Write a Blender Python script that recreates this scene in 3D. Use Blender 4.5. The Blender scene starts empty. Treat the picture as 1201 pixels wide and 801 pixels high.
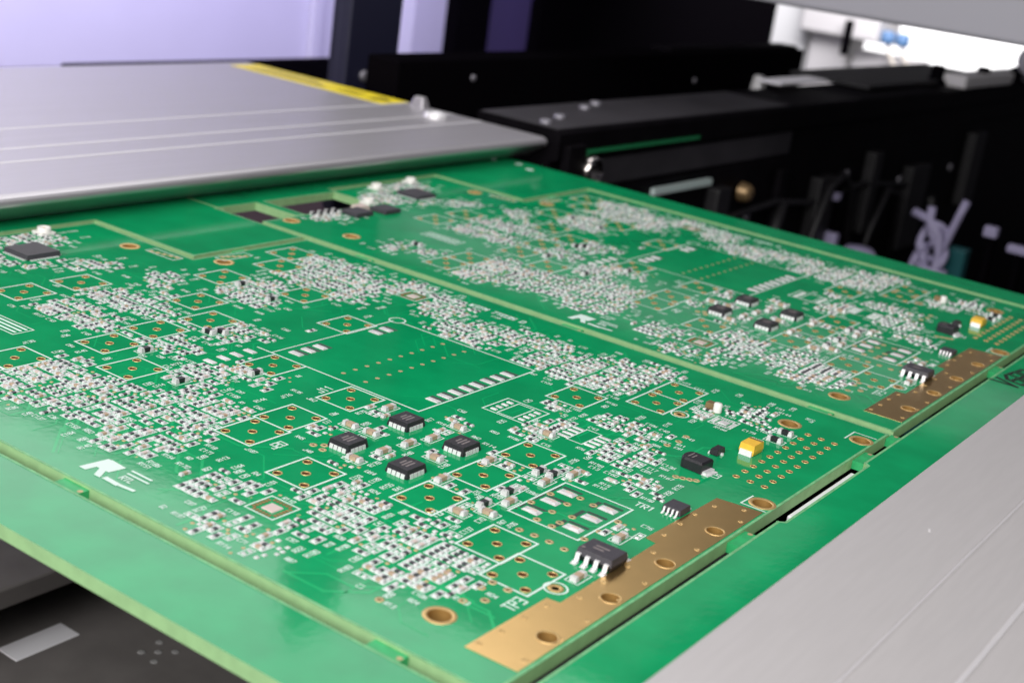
import bpy, math, random
import numpy as np
from mathutils import Matrix, Vector
from mathutils.geometry import delaunay_2d_cdt

# ---------------------------------------------------------------- camera, world, lamps, exposure
# one Blender unit is one centimetre; helpers below take millimetres
scene = bpy.context.scene
COL = scene.collection
scene.unit_settings.system = 'METRIC'
scene.unit_settings.scale_length = 0.01
cam_data = bpy.data.cameras.new('camera')
cam = bpy.data.objects.new('camera', cam_data)
COL.objects.link(cam)
R_ROWS = [[0.808615, 0.572884, 0.133962], [0.282651, -0.178575, -0.942454], [-0.515995, 0.799946, -0.306325]]
right, down, fwd = [Vector(r) for r in R_ROWS]
m = Matrix.Identity(4)
for i in range(3):
    m[i][0] = right[i]; m[i][1] = -down[i]; m[i][2] = -fwd[i]
m.translation = Vector((5.51918, -9.01735, 6.64148))
cam.matrix_world = m
cam_data.sensor_width = 36.0
cam_data.lens = 48.676
cam_data.clip_start = 0.1
cam_data.clip_end = 2000.0
cam_data.dof.use_dof = True
cam_data.dof.focus_distance = 18.0
cam_data.dof.aperture_fstop = 0.40
scene.camera = cam

world = bpy.data.worlds.new('World')
scene.world = world
world.use_nodes = True
bg = world.node_tree.nodes['Background']
bg.inputs[0].default_value = (0.80, 0.78, 0.95, 1)
bg.inputs[1].default_value = 0.04
scene.view_settings.view_transform = 'Standard'
scene.view_settings.look = 'None'
scene.view_settings.exposure = 0.0
scene.view_settings.gamma = 1.0
scene.view_settings.use_curve_mapping = False

def area_lamp(name, loc, target, sx, sy, radiance, color):
    d = bpy.data.lights.new(name, 'AREA')
    d.shape = 'RECTANGLE'; d.size = sx; d.size_y = sy
    d.energy = radiance * math.pi * sx * sy
    d.color = color
    o = bpy.data.objects.new(name, d); COL.objects.link(o)
    o.location = loc
    v = Vector(target) - Vector(loc)
    o.rotation_euler = v.to_track_quat('-Z', 'Y').to_euler()
    return o
# work lamp above and behind the viewer, the hood lamp whose image lies on the near rail, and the
# lamps inside the machine and in the hall behind it, with unseen fills added
area_lamp('work_lamp', (11, -20, 31), (-4, 6, 0), 48, 32, 5.0, (1.0, 0.98, 0.97))
hood = area_lamp('hood_lamp', (-35, 21.0, 20), (-35, 21.0, 0), 46, 18.5, 2.2, (1.0, 0.98, 1.0))
hood.rotation_euler = (0, 0, 0)
gold_fill = area_lamp('gold_strip_fill', (-18.5, 42.0, 20), (-18.5, 42.0, 0), 9, 19, 0.36, (1.0, 0.98, 1.0))  # added unseen fill, sized to brighten the near gold strip's reflection
gold_fill.rotation_euler = (0, 0, 0)
area_lamp('machine_lamp', (-33, 33, 9), (-45, 35, -1), 46, 5, 7.5, (0.62, 0.56, 1.0))
area_lamp('front_fill', (-6, -33, 15), (-12, 5, -5), 26, 14, 9.0, (1.0, 0.97, 0.96))  # added soft fill from the front for the bed and board edges
area_lamp('hall_lamp', (-25, 85, 20), (-36, 130, -2), 30, 16, 16.0, (1.0, 0.98, 1.0))
area_lamp('hall_wall_lamp', (-30, 122, 16), (-36, 150, -2), 46, 12, 30.0, (1.0, 0.985, 0.98))

# ---------------------------------------------------------------- materials
def mat(name, base, rough=0.5, metal=0.0, coat=0.0, noise=0.0, nscale=3.0, bump=0.0, bscale=40.0, base2=None, spec=None, stretch=None):
    M = bpy.data.materials.new(name); M.use_nodes = True
    nt = M.node_tree; b = nt.nodes['Principled BSDF']
    b.inputs['Base Color'].default_value = (*base, 1)
    b.inputs['Roughness'].default_value = rough
    b.inputs['Metallic'].default_value = metal
    b.inputs['Coat Weight'].default_value = coat
    b.inputs['Coat Roughness'].default_value = 0.08
    if spec is not None: b.inputs['Specular IOR Level'].default_value = spec
    if noise or bump:
        tc = nt.nodes.new('ShaderNodeTexCoord')
        src = tc.outputs['Object']
        if stretch:
            mp = nt.nodes.new('ShaderNodeMapping'); mp.inputs['Scale'].default_value = stretch
            nt.links.new(src, mp.inputs['Vector']); src = mp.outputs['Vector']
    if noise:
        n = nt.nodes.new('ShaderNodeTexNoise'); n.inputs['Scale'].default_value = nscale
        n.inputs['Detail'].default_value = 6
        nt.links.new(src, n.inputs['Vector'])
        r = nt.nodes.new('ShaderNodeValToRGB')
        c2 = base2 or tuple(c * (1 - noise) for c in base)
        r.color_ramp.elements[0].position = 0.35; r.color_ramp.elements[0].color = (*c2, 1)
        r.color_ramp.elements[1].position = 0.65; r.color_ramp.elements[1].color = (*base, 1)
        nt.links.new(n.outputs['Fac'], r.inputs['Fac'])
        nt.links.new(r.outputs['Color'], b.inputs['Base Color'])
    if bump:
        n2 = nt.nodes.new('ShaderNodeTexNoise'); n2.inputs['Scale'].default_value = bscale
        n2.inputs['Detail'].default_value = 4
        nt.links.new(src, n2.inputs['Vector'])
        bp = nt.nodes.new('ShaderNodeBump'); bp.inputs['Strength'].default_value = bump
        bp.inputs['Distance'].default_value = 0.02
        nt.links.new(n2.outputs['Fac'], bp.inputs['Height'])
        nt.links.new(bp.outputs['Normal'], b.inputs['Normal'])
    return M

M = {}
M['mask'] = mat('green_solder_mask', (0.004, 0.335, 0.118), 0.085, noise=0.18, nscale=1.3, spec=0.36, bump=0.04, bscale=9.0)
M['maskcu'] = mat('green_mask_over_copper', (0.0045, 0.405, 0.136), 0.12, spec=0.36)
M['rim'] = mat('bare_laminate_rim', (0.20, 0.52, 0.24), 0.5, noise=0.3, nscale=7.0)
M['edge'] = mat('fibreglass_edge', (0.29, 0.50, 0.23), 0.6, noise=0.12, nscale=6.0)
M['tab'] = mat('tab_green', (0.03, 0.42, 0.14), 0.4, noise=0.2, nscale=8.0)
M['silk'] = mat('white_ink', (0.68, 0.84, 0.76), 0.55)
M['solder'] = mat('solder', (0.80, 0.79, 0.79), 0.45, metal=0.2, noise=0.28, nscale=5.0, bump=0.3, bscale=30)
M['gold'] = mat('gold_plating', (0.90, 0.60, 0.24), 0.29, metal=0.97, noise=0.05, nscale=2.0, bump=0.05, bscale=60)
M['ring'] = mat('gold_ring', (0.82, 0.56, 0.24), 0.42, metal=0.7)
M['holewall'] = mat('plated_hole_wall', (0.17, 0.075, 0.03), 0.5, metal=0.3)
M['goldwall'] = mat('gold_hole_wall', (0.42, 0.24, 0.07), 0.5, metal=0.5)
M['copper'] = mat('bare_copper', (0.40, 0.17, 0.07), 0.45, metal=0.6)
M['via'] = mat('tented_via', (0.55, 0.42, 0.22), 0.45, metal=0.3)
M['black'] = mat('black_moulding', (0.018, 0.016, 0.022), 0.42, noise=0.3, nscale=20, bump=0.15, bscale=90)
M['greychip'] = mat('grey_moulding', (0.055, 0.05, 0.062), 0.5, noise=0.2, nscale=20, bump=0.15, bscale=90)
M['res'] = mat('resistor_black', (0.060, 0.062, 0.072), 0.4, noise=0.6, nscale=1.5)
M['tan'] = mat('ceramic_tan', (0.50, 0.36, 0.25), 0.5, noise=0.2, nscale=12)
M['pink'] = mat('ceramic_pale', (0.62, 0.50, 0.46), 0.5)
M['laser'] = mat('laser_mark', (0.20, 0.17, 0.17), 0.6)
M['yellow'] = mat('tantalum_yellow', (0.88, 0.52, 0.05), 0.45, noise=0.12, nscale=10)
M['tin'] = mat('tinned_lead', (0.88, 0.87, 0.88), 0.4, metal=0.4)
M['dullscrew'] = mat('dull_screw', (0.25, 0.24, 0.27), 0.5, metal=0.6)
M['ceramic'] = mat('white_ceramic', (0.80, 0.78, 0.74), 0.5)
M['pad_shade'] = mat('painted_pad_shade', (0.03, 0.07, 0.05), 0.6)  # dark colour standing in for shade beside the solder pads
M['ink'] = mat('black_marker', (0.01, 0.012, 0.01), 0.5)
M['alu'] = mat('anodised_aluminium', (0.58, 0.56, 0.585), 0.40, metal=0.75, noise=0.06, nscale=3.0, bump=0.07, bscale=60, stretch=(6.0, 0.05, 6.0))
M['alu2'] = mat('anodised_aluminium_near', (0.64, 0.615, 0.615), 0.5, metal=0.4, noise=0.035, nscale=5.0, bump=0.09, bscale=120, stretch=(3.0, 0.25, 3.0))
M['edge_highlight'] = mat('painted_edge_highlight', (0.74, 0.72, 0.74), 0.45, metal=0.2)  # pale tone: the lamp's highlight on the chamfers is put into the colour
M['bed'] = mat('dark_grey_bed', (0.17, 0.155, 0.15), 0.8, spec=0.15, noise=0.15, nscale=1.2, bump=0.1, bscale=60)
M['sump'] = mat('dark_brown_plate', (0.05, 0.036, 0.033), 0.9, spec=0.05)
M['label_w'] = mat('white_label', (0.90, 0.88, 0.92), 0.5)
M['dimple'] = mat('pale_dimple', (0.34, 0.33, 0.33), 0.6)
M['label_y'] = mat('yellow_label', (0.90, 0.72, 0.03), 0.4, noise=0.1, nscale=2.0)
M['darkmetal'] = mat('black_anodised', (0.0030, 0.0025, 0.0035), 0.7, spec=0.0)
M['railside'] = mat('dark_rail_side', (0.005, 0.0042, 0.0055), 0.5, noise=0.4, nscale=1.0, spec=0.04)
M['navy'] = mat('navy_bracket', (0.012, 0.012, 0.032), 0.5)
M['wall'] = mat('painted_panel', (0.70, 0.68, 0.80), 0.6, noise=0.04, nscale=0.2)
M['purple'] = mat('dark_violet_panel', (0.10, 0.075, 0.20), 0.6)
M['whitewall'] = mat('white_wall', (0.85, 0.85, 0.86), 0.7)
M['palebox'] = mat('pale_cabinet', (0.62, 0.60, 0.61), 0.6)
M['greybeam'] = mat('grey_beam', (0.33, 0.32, 0.36), 0.5)
M['blue'] = mat('blue_fitting', (0.10, 0.20, 0.38), 0.4)
M['hose'] = mat('clear_hose', (0.72, 0.66, 0.58), 0.3)
M['chrome'] = mat('chrome_roller', (0.75, 0.70, 0.66), 0.15, metal=1.0)
M['belt_green'] = mat('green_belt_edge', (0.02, 0.28, 0.10), 0.4)
M['belt_white'] = mat('pale_belt', (0.55, 0.66, 0.64), 0.5)
M['dim'] = mat('dim_grey_casing', (0.011, 0.010, 0.012), 0.55, noise=0.5, nscale=2.0)
M['railband'] = mat('dull_rail_band', (0.036, 0.033, 0.038), 0.5, noise=0.3, nscale=0.8)
M['brown'] = mat('brass_brown', (0.30, 0.20, 0.10), 0.4, metal=0.6)
M['cable'] = mat('pale_cable_tie', (0.36, 0.33, 0.50), 0.45)
M['teal'] = mat('teal_rod', (0.01, 0.10, 0.11), 0.4)

# ---------------------------------------------------------------- helpers
def tag(o, label=None, cat=None, group=None, kind=None):
    if label: o['label'] = label
    if cat: o['category'] = cat
    if group: o['group'] = group
    if kind: o['kind'] = kind
    return o
def empty(name, loc=(0, 0, 0)):
    o = bpy.data.objects.new(name, None); COL.objects.link(o)
    o.location = [c * 0.1 for c in loc]; o.empty_display_size = 0.2
    return o
def place(name, me, parent=None, loc=(0, 0, 0), rz=0.0):
    o = bpy.data.objects.new(name, me); COL.objects.link(o)
    if parent: o.parent = parent
    o.location = [c * 0.1 for c in loc]; o.rotation_euler = (0, 0, rz)
    return o
class MB:
    """collects faces in millimetres and builds one mesh"""
    def __init__(self): self.v = []; self.f = []; self.mi = []; self.mats = []; self.sm = []; self.nl = 0
    def mid(self, k):
        if k not in self.mats: self.mats.append(k)
        return self.mats.index(k)
    def add(self, vs, fs, k, smooth=False):
        n = len(self.v); self.v += vs; i = self.mid(k)
        for f in fs: self.f.append(tuple(a + n for a in f)); self.mi.append(i); self.sm.append(smooth)
    def box(self, x, y, sx, sy, z0, z1, k, rot=0.0, top=None, bottom=False):
        tx, ty = top or (sx, sy); c, s = math.cos(rot), math.sin(rot)
        P = [(-sx/2, -sy/2, z0), (sx/2, -sy/2, z0), (sx/2, sy/2, z0), (-sx/2, sy/2, z0),
             (-tx/2, -ty/2, z1), (tx/2, -ty/2, z1), (tx/2, ty/2, z1), (-tx/2, ty/2, z1)]
        F = [(4, 5, 6, 7), (0, 1, 5, 4), (1, 2, 6, 5), (2, 3, 7, 6), (3, 0, 4, 7)]
        if bottom: F.append((3, 2, 1, 0))
        self.add([(x + a*c - b*s, y + a*s + b*c, z) for a, b, z in P], F, k)
    def quad(self, pts, z, k): self.add([(a, b, z) for a, b in pts], [tuple(range(len(pts)))], k)
    def line(self, x0, y0, x1, y1, w, z, k):
        self.nl += 1; z += (self.nl % 61)*0.0005   # crossing strokes never share a plane
        dx, dy = x1-x0, y1-y0; L = math.hypot(dx, dy) or 1e-6
        nx, ny = -dy/L*w/2, dx/L*w/2; ex, ey = dx/L*w/2, dy/L*w/2
        self.quad([(x0-ex-nx, y0-ey-ny), (x1+ex-nx, y1+ey-ny), (x1+ex+nx, y1+ey+ny), (x0-ex+nx, y0-ey+ny)], z, k)
    def poly(self, pts, w, z, k, close=True):
        n = len(pts)
        for i in range(n if close else n-1):
            a, b = pts[i], pts[(i+1) % n]; self.line(a[0], a[1], b[0], b[1], w, z, k)
    def disc(self, x, y, r, z, k, n=10):
        self.quad([(x+r*math.cos(2*math.pi*i/n), y+r*math.sin(2*math.pi*i/n)) for i in range(n)], z, k)
    def lathe(self, x, y, prof, k, n=16, smooth=True):
        vs = []; fs = []
        for r, z in prof:
            vs += [(x+r*math.cos(2*math.pi*i/n), y+r*math.sin(2*math.pi*i/n), z) for i in range(n)]
        for j in range(len(prof)-1):
            for i in range(n):
                a = j*n+i; b = j*n+(i+1) % n; fs.append((a, b, b+n, a+n))
        self.add(vs, fs, k, smooth)
    def extrude_v(self, prof, v0, v1, k, ends=True):
        """closed (u, z) profile swept along v"""
        n = len(prof)
        vs = [(u, v0, z) for u, z in prof] + [(u, v1, z) for u, z in prof]
        fs = [(i, (i+1) % n, n+(i+1) % n, n+i) for i in range(n)]
        if ends: fs += [tuple(range(n-1, -1, -1)), tuple(range(n, 2*n))]
        self.add(vs, fs, k)
    def tube(self, pts, r, k, n=8):
        pts = [Vector(p) for p in pts]; vs = []; fs = []
        for i, p in enumerate(pts):
            t = (pts[min(i+1, len(pts)-1)] - pts[max(i-1, 0)]).normalized()
            a = t.orthogonal().normalized() if i == 0 else (a - t*a.dot(t)).normalized()
            b = t.cross(a)
            for j in range(n):
                q = p + (a*math.cos(2*math.pi*j/n) + b*math.sin(2*math.pi*j/n))*r
                vs.append(tuple(q))
        for i in range(len(pts)-1):
            for j in range(n):
                fs.append((i*n+j, i*n+(j+1) % n, (i+1)*n+(j+1) % n, (i+1)*n+j))
        fs.append(tuple(range(n-1, -1, -1))); fs.append(tuple(range((len(pts)-1)*n, len(pts)*n)))
        self.add(vs, fs, k, True)
    def merge(self, other, x, y, rz):
        c, s = math.cos(rz), math.sin(rz); n = len(self.v)
        self.v += [(x+a*c-b*s, y+a*s+b*c, z) for a, b, z in other.v]
        for f, i, q in zip(other.f, other.mi, other.sm):
            self.f.append(tuple(a+n for a in f)); self.mi.append(self.mid(other.mats[i])); self.sm.append(q)
    def mesh(self, name, recalc=False):
        me = bpy.data.meshes.new(name)
        me.from_pydata((np.array(self.v)*0.1).tolist(), [], self.f)
        for k in self.mats: me.materials.append(M[k])
        me.polygons.foreach_set('material_index', self.mi)
        me.polygons.foreach_set('use_smooth', self.sm)
        if recalc:
            import bmesh
            b = bmesh.new(); b.from_mesh(me); bmesh.ops.recalc_face_normals(b, faces=b.faces); b.to_mesh(me); b.free()
        me.update()
        return me
    def build(self, name, parent=None, loc=(0, 0, 0), rz=0.0, recalc=False):
        return place(name, self.mesh(name, recalc), parent, loc, rz)
def bevel(o, w, seg=2):
    b = o.modifiers.new('bevel', 'BEVEL'); b.width = w*0.1; b.segments = seg; b.limit_method = 'ANGLE'
    return o
def sheet_with_holes(name, outline, holes, z0, z1, parent=None, loc=(0, 0, 0), kind='mask'):
    """solid sheet with real through holes: mask on its faces, bare fibreglass on its cut sides"""
    pts = []; edges = []
    for poly in [outline] + holes:
        n0 = len(pts); n = len(poly)
        pts += [Vector((a, c)) for a, c in poly]; edges += [(n0+i, n0+(i+1) % n) for i in range(n)]
    V, E, F, _, _, _ = delaunay_2d_cdt(pts, edges, [], 0, 1e-5)
    cen = np.array([[sum(V[i].x for i in f)/len(f), sum(V[i].y for i in f)/len(f)] for f in F])
    def within(poly):
        r = np.zeros(len(cen), bool); m_ = len(poly)
        for i in range(m_):
            (x0, y0), (x1, y1) = poly[i], poly[i-1]
            if y0 == y1: continue
            r ^= ((y0 > cen[:, 1]) != (y1 > cen[:, 1])) & (cen[:, 0] < (x1-x0)*(cen[:, 1]-y0)/(y1-y0)+x0)
        return r
    keep = within(outline)
    for poly in holes: keep &= ~within(poly)
    F = [f for f, q in zip(F, keep) if q]
    n = len(V); cnt = {}
    fs = []
    for f in F:
        f = list(f); ar = sum(V[f[i]].x*V[f[(i+1) % len(f)]].y - V[f[(i+1) % len(f)]].x*V[f[i]].y for i in range(len(f)))
        if ar < 0: f.reverse()
        fs.append(f)
        for i in range(len(f)): cnt[(f[i], f[(i+1) % len(f)])] = 1
    vs = [(v.x*0.1, v.y*0.1, z1*0.1) for v in V] + [(v.x*0.1, v.y*0.1, z0*0.1) for v in V]
    allf = [tuple(f) for f in fs] + [tuple(n+q for q in reversed(f)) for f in fs]
    nt_ = len(allf)
    allf += [(c, a, n+a, n+c) for (a, c) in cnt if (c, a) not in cnt]
    me = bpy.data.meshes.new(name); me.from_pydata(vs, [], allf)
    me.materials.append(M[kind]); me.materials.append(M['edge'])
    me.polygons.foreach_set('material_index', [0]*nt_ + [1]*(len(allf)-nt_)); me.update()
    return place(name, me, parent, loc)
def circle(x, y, r, n=12): return [(x+r*math.cos(2*math.pi*i/n), y+r*math.sin(2*math.pi*i/n)) for i in range(n)]

FONT = {'0': '0030363606000036', }
def strokes():
    g = {
     '0': [[(0,0),(3,0),(3,6),(0,6),(0,0)]], '1': [[(1.5,0),(1.5,6),(.5,5)]], '2': [[(0,6),(3,6),(3,3),(0,2.6),(0,0),(3,0)]],
     '3': [[(0,6),(3,6),(3,0),(0,0)],[(1,3),(3,3)]], '4': [[(2.5,0),(2.5,6),(0,2),(3,2)]], '5': [[(3,6),(0,6),(0,3.4),(3,3),(3,0),(0,0)]],
     '6': [[(3,6),(0,4),(0,0),(3,0),(3,3),(0,3)]], '7': [[(0,6),(3,6),(1,0)]], '8': [[(0,0),(3,0),(3,6),(0,6),(0,0)],[(0,3),(3,3)]],
     '9': [[(3,3),(0,3),(0,6),(3,6),(3,0),(0,0)]], 'R': [[(0,0),(0,6),(3,6),(3,3),(0,3)],[(1.2,3),(3,0)]], 'C': [[(3,6),(0,6),(0,0),(3,0)]],
     'U': [[(0,6),(0,0),(3,0),(3,6)]], 'J': [[(3,6),(3,0),(0,0),(0,1.6)]], 'L': [[(0,6),(0,0),(3,0)]], 'T': [[(0,6),(3,6)],[(1.5,6),(1.5,0)]],
     'P': [[(0,0),(0,6),(3,6),(3,3),(0,3)]], 'D': [[(0,0),(0,6),(2.2,6),(3,5),(3,1),(2.2,0),(0,0)]], 'V': [[(0,6),(1.5,0),(3,6)]],
     'W': [[(0,6),(.7,0),(1.5,4),(2.3,0),(3,6)]], 'M': [[(0,0),(0,6),(1.5,3),(3,6),(3,0)]], 'O': [[(0,0),(3,0),(3,6),(0,6),(0,0)]],
     'F': [[(0,0),(0,6),(3,6)],[(0,3),(2,3)]], 'B': [[(0,0),(0,6),(3,6),(3,0),(0,0)],[(0,3),(3,3)]], 'G': [[(3,6),(0,6),(0,0),(3,0),(3,3),(1.6,3)]],
     'N': [[(0,0),(0,6),(3,0),(3,6)]], '-': [[(0,3),(3,3)]], ' ': []}
    return g
FONT = strokes()
def text(mb, s, x, y, h, along, k='silk', w=None, z=0.03, slant=0.0):
    """stroke lettering; along = (ux, uy) reading direction, letters stand to its left"""
    ux, uy = along; nx, ny = -uy, ux; q = h/6.0; w = w or h*0.15
    for ch in s:
        for st in FONT[ch]:
            P = [(x + ux*(a+b*slant)*q + nx*b*q, y + uy*(a+b*slant)*q + ny*b*q) for a, b in st]
            mb.poly(P, w, z, k, close=False)
        x += ux*4.4*q; y += uy*4.4*q
    return x, y
CL=[
[(-24,12.6),(-25.9,18.2),(-25.2,21.4),(-21.6,21.6),(-14.5,20.5),(-13.9,17.5),(-13.6,10.6),(-15.7,9.9),(-19.6,8)],
[(-26.2,12.3),(-27.4,16.4),(-25.8,18.4),(-23.5,12.6)],
[(-37.5,17.2),(-38.8,22.9),(-30.1,22),(-30.1,19.6),(-30.3,12.8),(-32,10.7)],
[(-49.5,10.8),(-48.5,12.9),(-41.8,13.5),(-41.6,11),(-45.9,7.3)],
[(-40.6,0.8),(-41.3,6.3),(-35.9,6.6),(-34.7,4.3),(-36.8,2.5)],
[(-33,2),(-33.2,6.8),(-30.4,6.7),(-31,2.2)],
[(-34.7,7.4),(-35.8,10.8),(-33.7,12.5),(-32.5,8.6)],
[(-87.2,12.7),(-87.1,18.6),(-83.1,21.3),(-78,20.9),(-72.5,23.2),(-66.7,22.8),(-64.2,20.6),(-64.2,17.3),(-69.1,15.9),(-67,12),(-69.8,11.3),(-73.6,10.6),(-79,9.2),(-82.2,9.1)],
[(-69.5,25.4),(-65.9,29.1),(-58.7,29.2),(-57.7,27.2),(-56.9,21.4),(-59.8,20.6),(-64.6,20.9)],
[(-62.8,7.8),(-65.5,11.8),(-64.1,13.8),(-58.5,18.8),(-57,20.8),(-55.8,16.4),(-56.8,12.9),(-58.7,10.5)],
[(-74.7,29.8),(-75.6,34.3),(-75.1,45),(-71,41.3),(-69.5,32.5),(-69.5,28)],
[(-106.9,33.5),(-106.9,38.4),(-101.8,39),(-94.8,37),(-87.1,35.5),(-84.6,33.5),(-91.9,34.6),(-94.4,32.7),(-99.6,32.8)],
[(-109.7,43.7),(-106.2,48.1),(-100.6,48.3),(-95.7,48.5),(-92,45.3),(-95.7,43),(-99.2,42.6),(-106.3,42.7)],
[(-101.4,49.6),(-101.6,53.6),(-98.8,51.6),(-98.8,48.2)],
[(-97.1,46.2),(-96.2,47.7),(-90.1,47),(-85,46.5),(-86.3,51),(-81.3,51.8),(-79.8,47),(-82.4,44.9),(-85.4,45.2),(-90.7,45.2)],
[(-86.6,38.3),(-87.1,42.3),(-82.3,40.4),(-79.5,40.7),(-79,37),(-83.5,34.5)],
[(-72.9,28.6),(-74.8,31.3),(-75.7,35.9),(-70.2,35.3),(-70.8,39),(-69.3,39.6),(-68.6,33.2),(-67.6,29.8),(-70.2,28.7)],
[(-68.8,39.1),(-66.9,42),(-65.3,39.7),(-63.9,36.3),(-65.4,35.7)],
[(-75.8,47.2),(-77.2,52.6),(-74.5,53.9),(-75.9,60.4),(-74.4,59.1),(-73,52.3),(-74.6,47)],
[(-102.3,63.2),(-101.1,68.4),(-97.7,72.5),(-95.1,69.5),(-94.4,64.4),(-92.7,67.4),(-89.5,63.2),(-89.3,60.2),(-94.6,61.4)],
[(-100,78.5),(-105.5,88.9),(-100.8,93.2),(-93.7,88.9),(-89.5,89.4),(-85.4,84.8),(-84,77.9),(-86.3,75.7),(-92.7,76.6),(-94.7,75)],
[(-87.5,87.8),(-84.8,94.7),(-81.3,94),(-79.9,90.7),(-80.3,86.2),(-83.3,85.7)],
[(-76.9,85.6),(-78.5,91.2),(-74.5,93.4),(-71.1,91.1),(-69,87.6),(-70.1,84),(-71.7,81.4)],
[(-65.9,76.5),(-67.7,81.4),(-63.8,83.7),(-62.5,86.6),(-59.5,86.8),(-55.7,89.8),(-50.3,88.4),(-48.7,85.9),(-53.5,84.9),(-55.5,82.5),(-57.9,82.5),(-58.4,78),(-60.1,75.2)],
[(-50.6,76.8),(-49.2,84.5),(-46.3,85.4),(-42.7,88.8),(-39,90.9),(-37.4,86.7),(-38.6,85.5),(-36.1,82.9),(-34,77.9),(-35.7,77.3),(-37.1,76.5),(-41,75.6),(-43.8,75.9),(-48.1,75.9)],
[(-34,76.7),(-36.6,86.5),(-36.3,93.6),(-31.8,92.4),(-32.2,89.2),(-32.8,81.5)],
[(-57.1,83),(-55.2,88.2),(-50.2,88),(-47.4,87.2),(-49.9,85.5)],
[(-38.4,64.7),(-37.1,67.8),(-34.8,67.1),(-35.7,63.7)],
[(-34.2,53.4),(-33.9,56.9),(-33.5,59.9),(-31.8,61.7),(-31.3,57.5),(-31.1,53.9),(-31.9,52.4)],
[(-30.7,65.9),(-30.7,68.5),(-26.8,68.7),(-22.3,67.9),(-21.9,64.5),(-26,63.8),(-29.1,64.4)],
[(-25.2,61.9),(-22.1,61.8),(-18.5,63.4),(-18.4,55.5),(-21.8,54.1),(-23.8,54.9)],
[(-17,49),(-17,52.7),(-14.1,54),(-11.5,52.1),(-14,50.1)],
[(-18.8,85.8),(-18.2,89.6),(-13.6,90.9),(-12.5,83.3),(-14.4,83.2),(-17.1,83.8)],
[(-22.7,80.9),(-21.6,84.1),(-20.1,81.8),(-21,78.4)],
[(-52,43.2),(-48.5,44.6),(-47.7,43.1),(-50.9,41.6)],
[(-46.9,36.1),(-46.7,38.7),(-45.2,39.8),(-45,36.8)],
[(-42.8,43),(-39.9,46.1),(-39,44.5),(-41.4,42.1)],
[(-42.8,31.8),(-41.5,34.4),(-39.3,34.2),(-40.1,31.1)],
[(-43.7,49.2),(-40.4,50.4),(-39.6,48.4),(-42.6,47.7)],
[(-52.4,32.3),(-48.6,33.7),(-48,31.8),(-51.5,31.1)],
[(-33.9,43.6),(-31.3,44.5),(-30.8,43),(-33.1,42.5)],
[(-43.8,24.9),(-40,28.7),(-39.1,27.2),(-42.5,23.8)],
[(-33.3,32),(-28.9,33.4),(-28.1,31.7),(-32.5,30.7)],
[(-36.6,36.6),(-36.3,39.2),(-35.3,38.4),(-35.6,35.9)],
[(-32.9,44.1),(-26.7,43.8),(-26.1,41.8),(-32.1,42.2)],
[(-25.3,39.9),(-25,45.2),(-21.3,48.3),(-20.6,45.2),(-22.7,42.4)],
[(-24.7,35.4),(-24.6,38.8),(-22.7,39),(-22.9,35.4)],
[(-26.1,27),(-25.4,29.7),(-23.1,29),(-23.5,26.4)],
[(-25.7,20.8),(-25.3,26.3),(-24,25.5),(-24.2,20.4)],
[(-19.9,16.9),(-17.4,18.4),(-16,17.3),(-17.7,15.2)],
[(-6.9,24.9),(-6.5,26.5),(-5.3,25.7),(-5.5,23.8)],
[(-10.4,36.9),(-10.1,40.4),(-8.3,39.9),(-8.2,36)],
[(-87,5.7),(-87.9,17.9),(-86.3,23.3),(-81.1,22.4),(-71,22.8),(-72,15.6),(-77.7,12.8),(-80.7,6.3)],
[(-129.2,14.9),(-128.5,17.9),(-125,18.8),(-122.7,15.8),(-124,10.5)],
[(-132.3,31.4),(-133.2,35.6),(-135.3,43.8),(-131.8,45.5),(-126.6,41.7),(-126.4,39),(-128.5,34),(-127.4,27.6)],
[(-140.9,50.9),(-138.6,56.8),(-133.8,58.1),(-132.1,55),(-135.3,50.7),(-136.6,47.3)],
[(-127.4,46.1),(-127.8,51.7),(-124,47.9),(-122.5,42)],
[(-104.5,8.5),(-103.3,13),(-100.8,11.3),(-100.8,7.1)],
[(-99.9,13.2),(-97.6,15.6),(-95.9,12.5),(-98,10.5)],
[(-121.4,50.7),(-120.1,56.9),(-117.1,54.4),(-119.5,48.8)],
[(-110.2,57.7),(-109.9,61.5),(-105.1,57.4),(-105.8,53)]]
# ---------------------------------------------------------------- surroundings: the machine
def prism_box(name, u0, u1, v0, v1, z0, z1, k, parent=None, bev=0.0):
    b = MB(); b.box((u0+u1)/2, (v0+v1)/2, u1-u0, v1-v0, z0, z1, k, bottom=True)
    o = b.build(name, parent)
    if bev: bevel(o, bev)
    return o
prism_box('floor', -900, 700, -500, 1700, -260, -250, 'darkmetal')['kind'] = 'structure'
# machine bed under the conveyor, with a higher plate to its left
bed = empty('machine_bed', (-20, 40, -75))
bp = prism_box('bed_plate', -150, 60, -260, 200, -80, -75, 'bed'); bp.parent = bed; bp.location = (2.0, -4.0, 7.5)
tag(bed, 'dark grey machine bed plate low under the green panel with a white sticker', 'machine bed')
lb = MB(); lb.box(0, 0, 5.6, 13.8, 0.0, 0.15, 'label_w'); o = lb.build('white_sticker', bed, (-130.6+20, 53.6-40, 0.02), 0.0); bevel(o, 0.9, 4)
dm = MB(); dm.lathe(0, 0, [(0.75, 0.02), (0.65, 0.12), (0.3, 0.1), (0.0, 0.05)], 'dimple', 12); dmm = dm.mesh('dimple')
for a, b in ((-116.2, 69.5), (-113.8, 67.1), (-115.8, 64.8), (-111.7, 69.4), (-111.8, 64.4)):
    place('dimple', dmm, bed, (a+20, b-40, 0.0))
o = prism_box('cover_plate', -600, -128.6, -260, 215, -64, -60, 'bed', bev=0.4)
tag(o, 'dark grey cover plate one step above the machine bed, its straight edge at lower left', 'cover plate')

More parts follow.
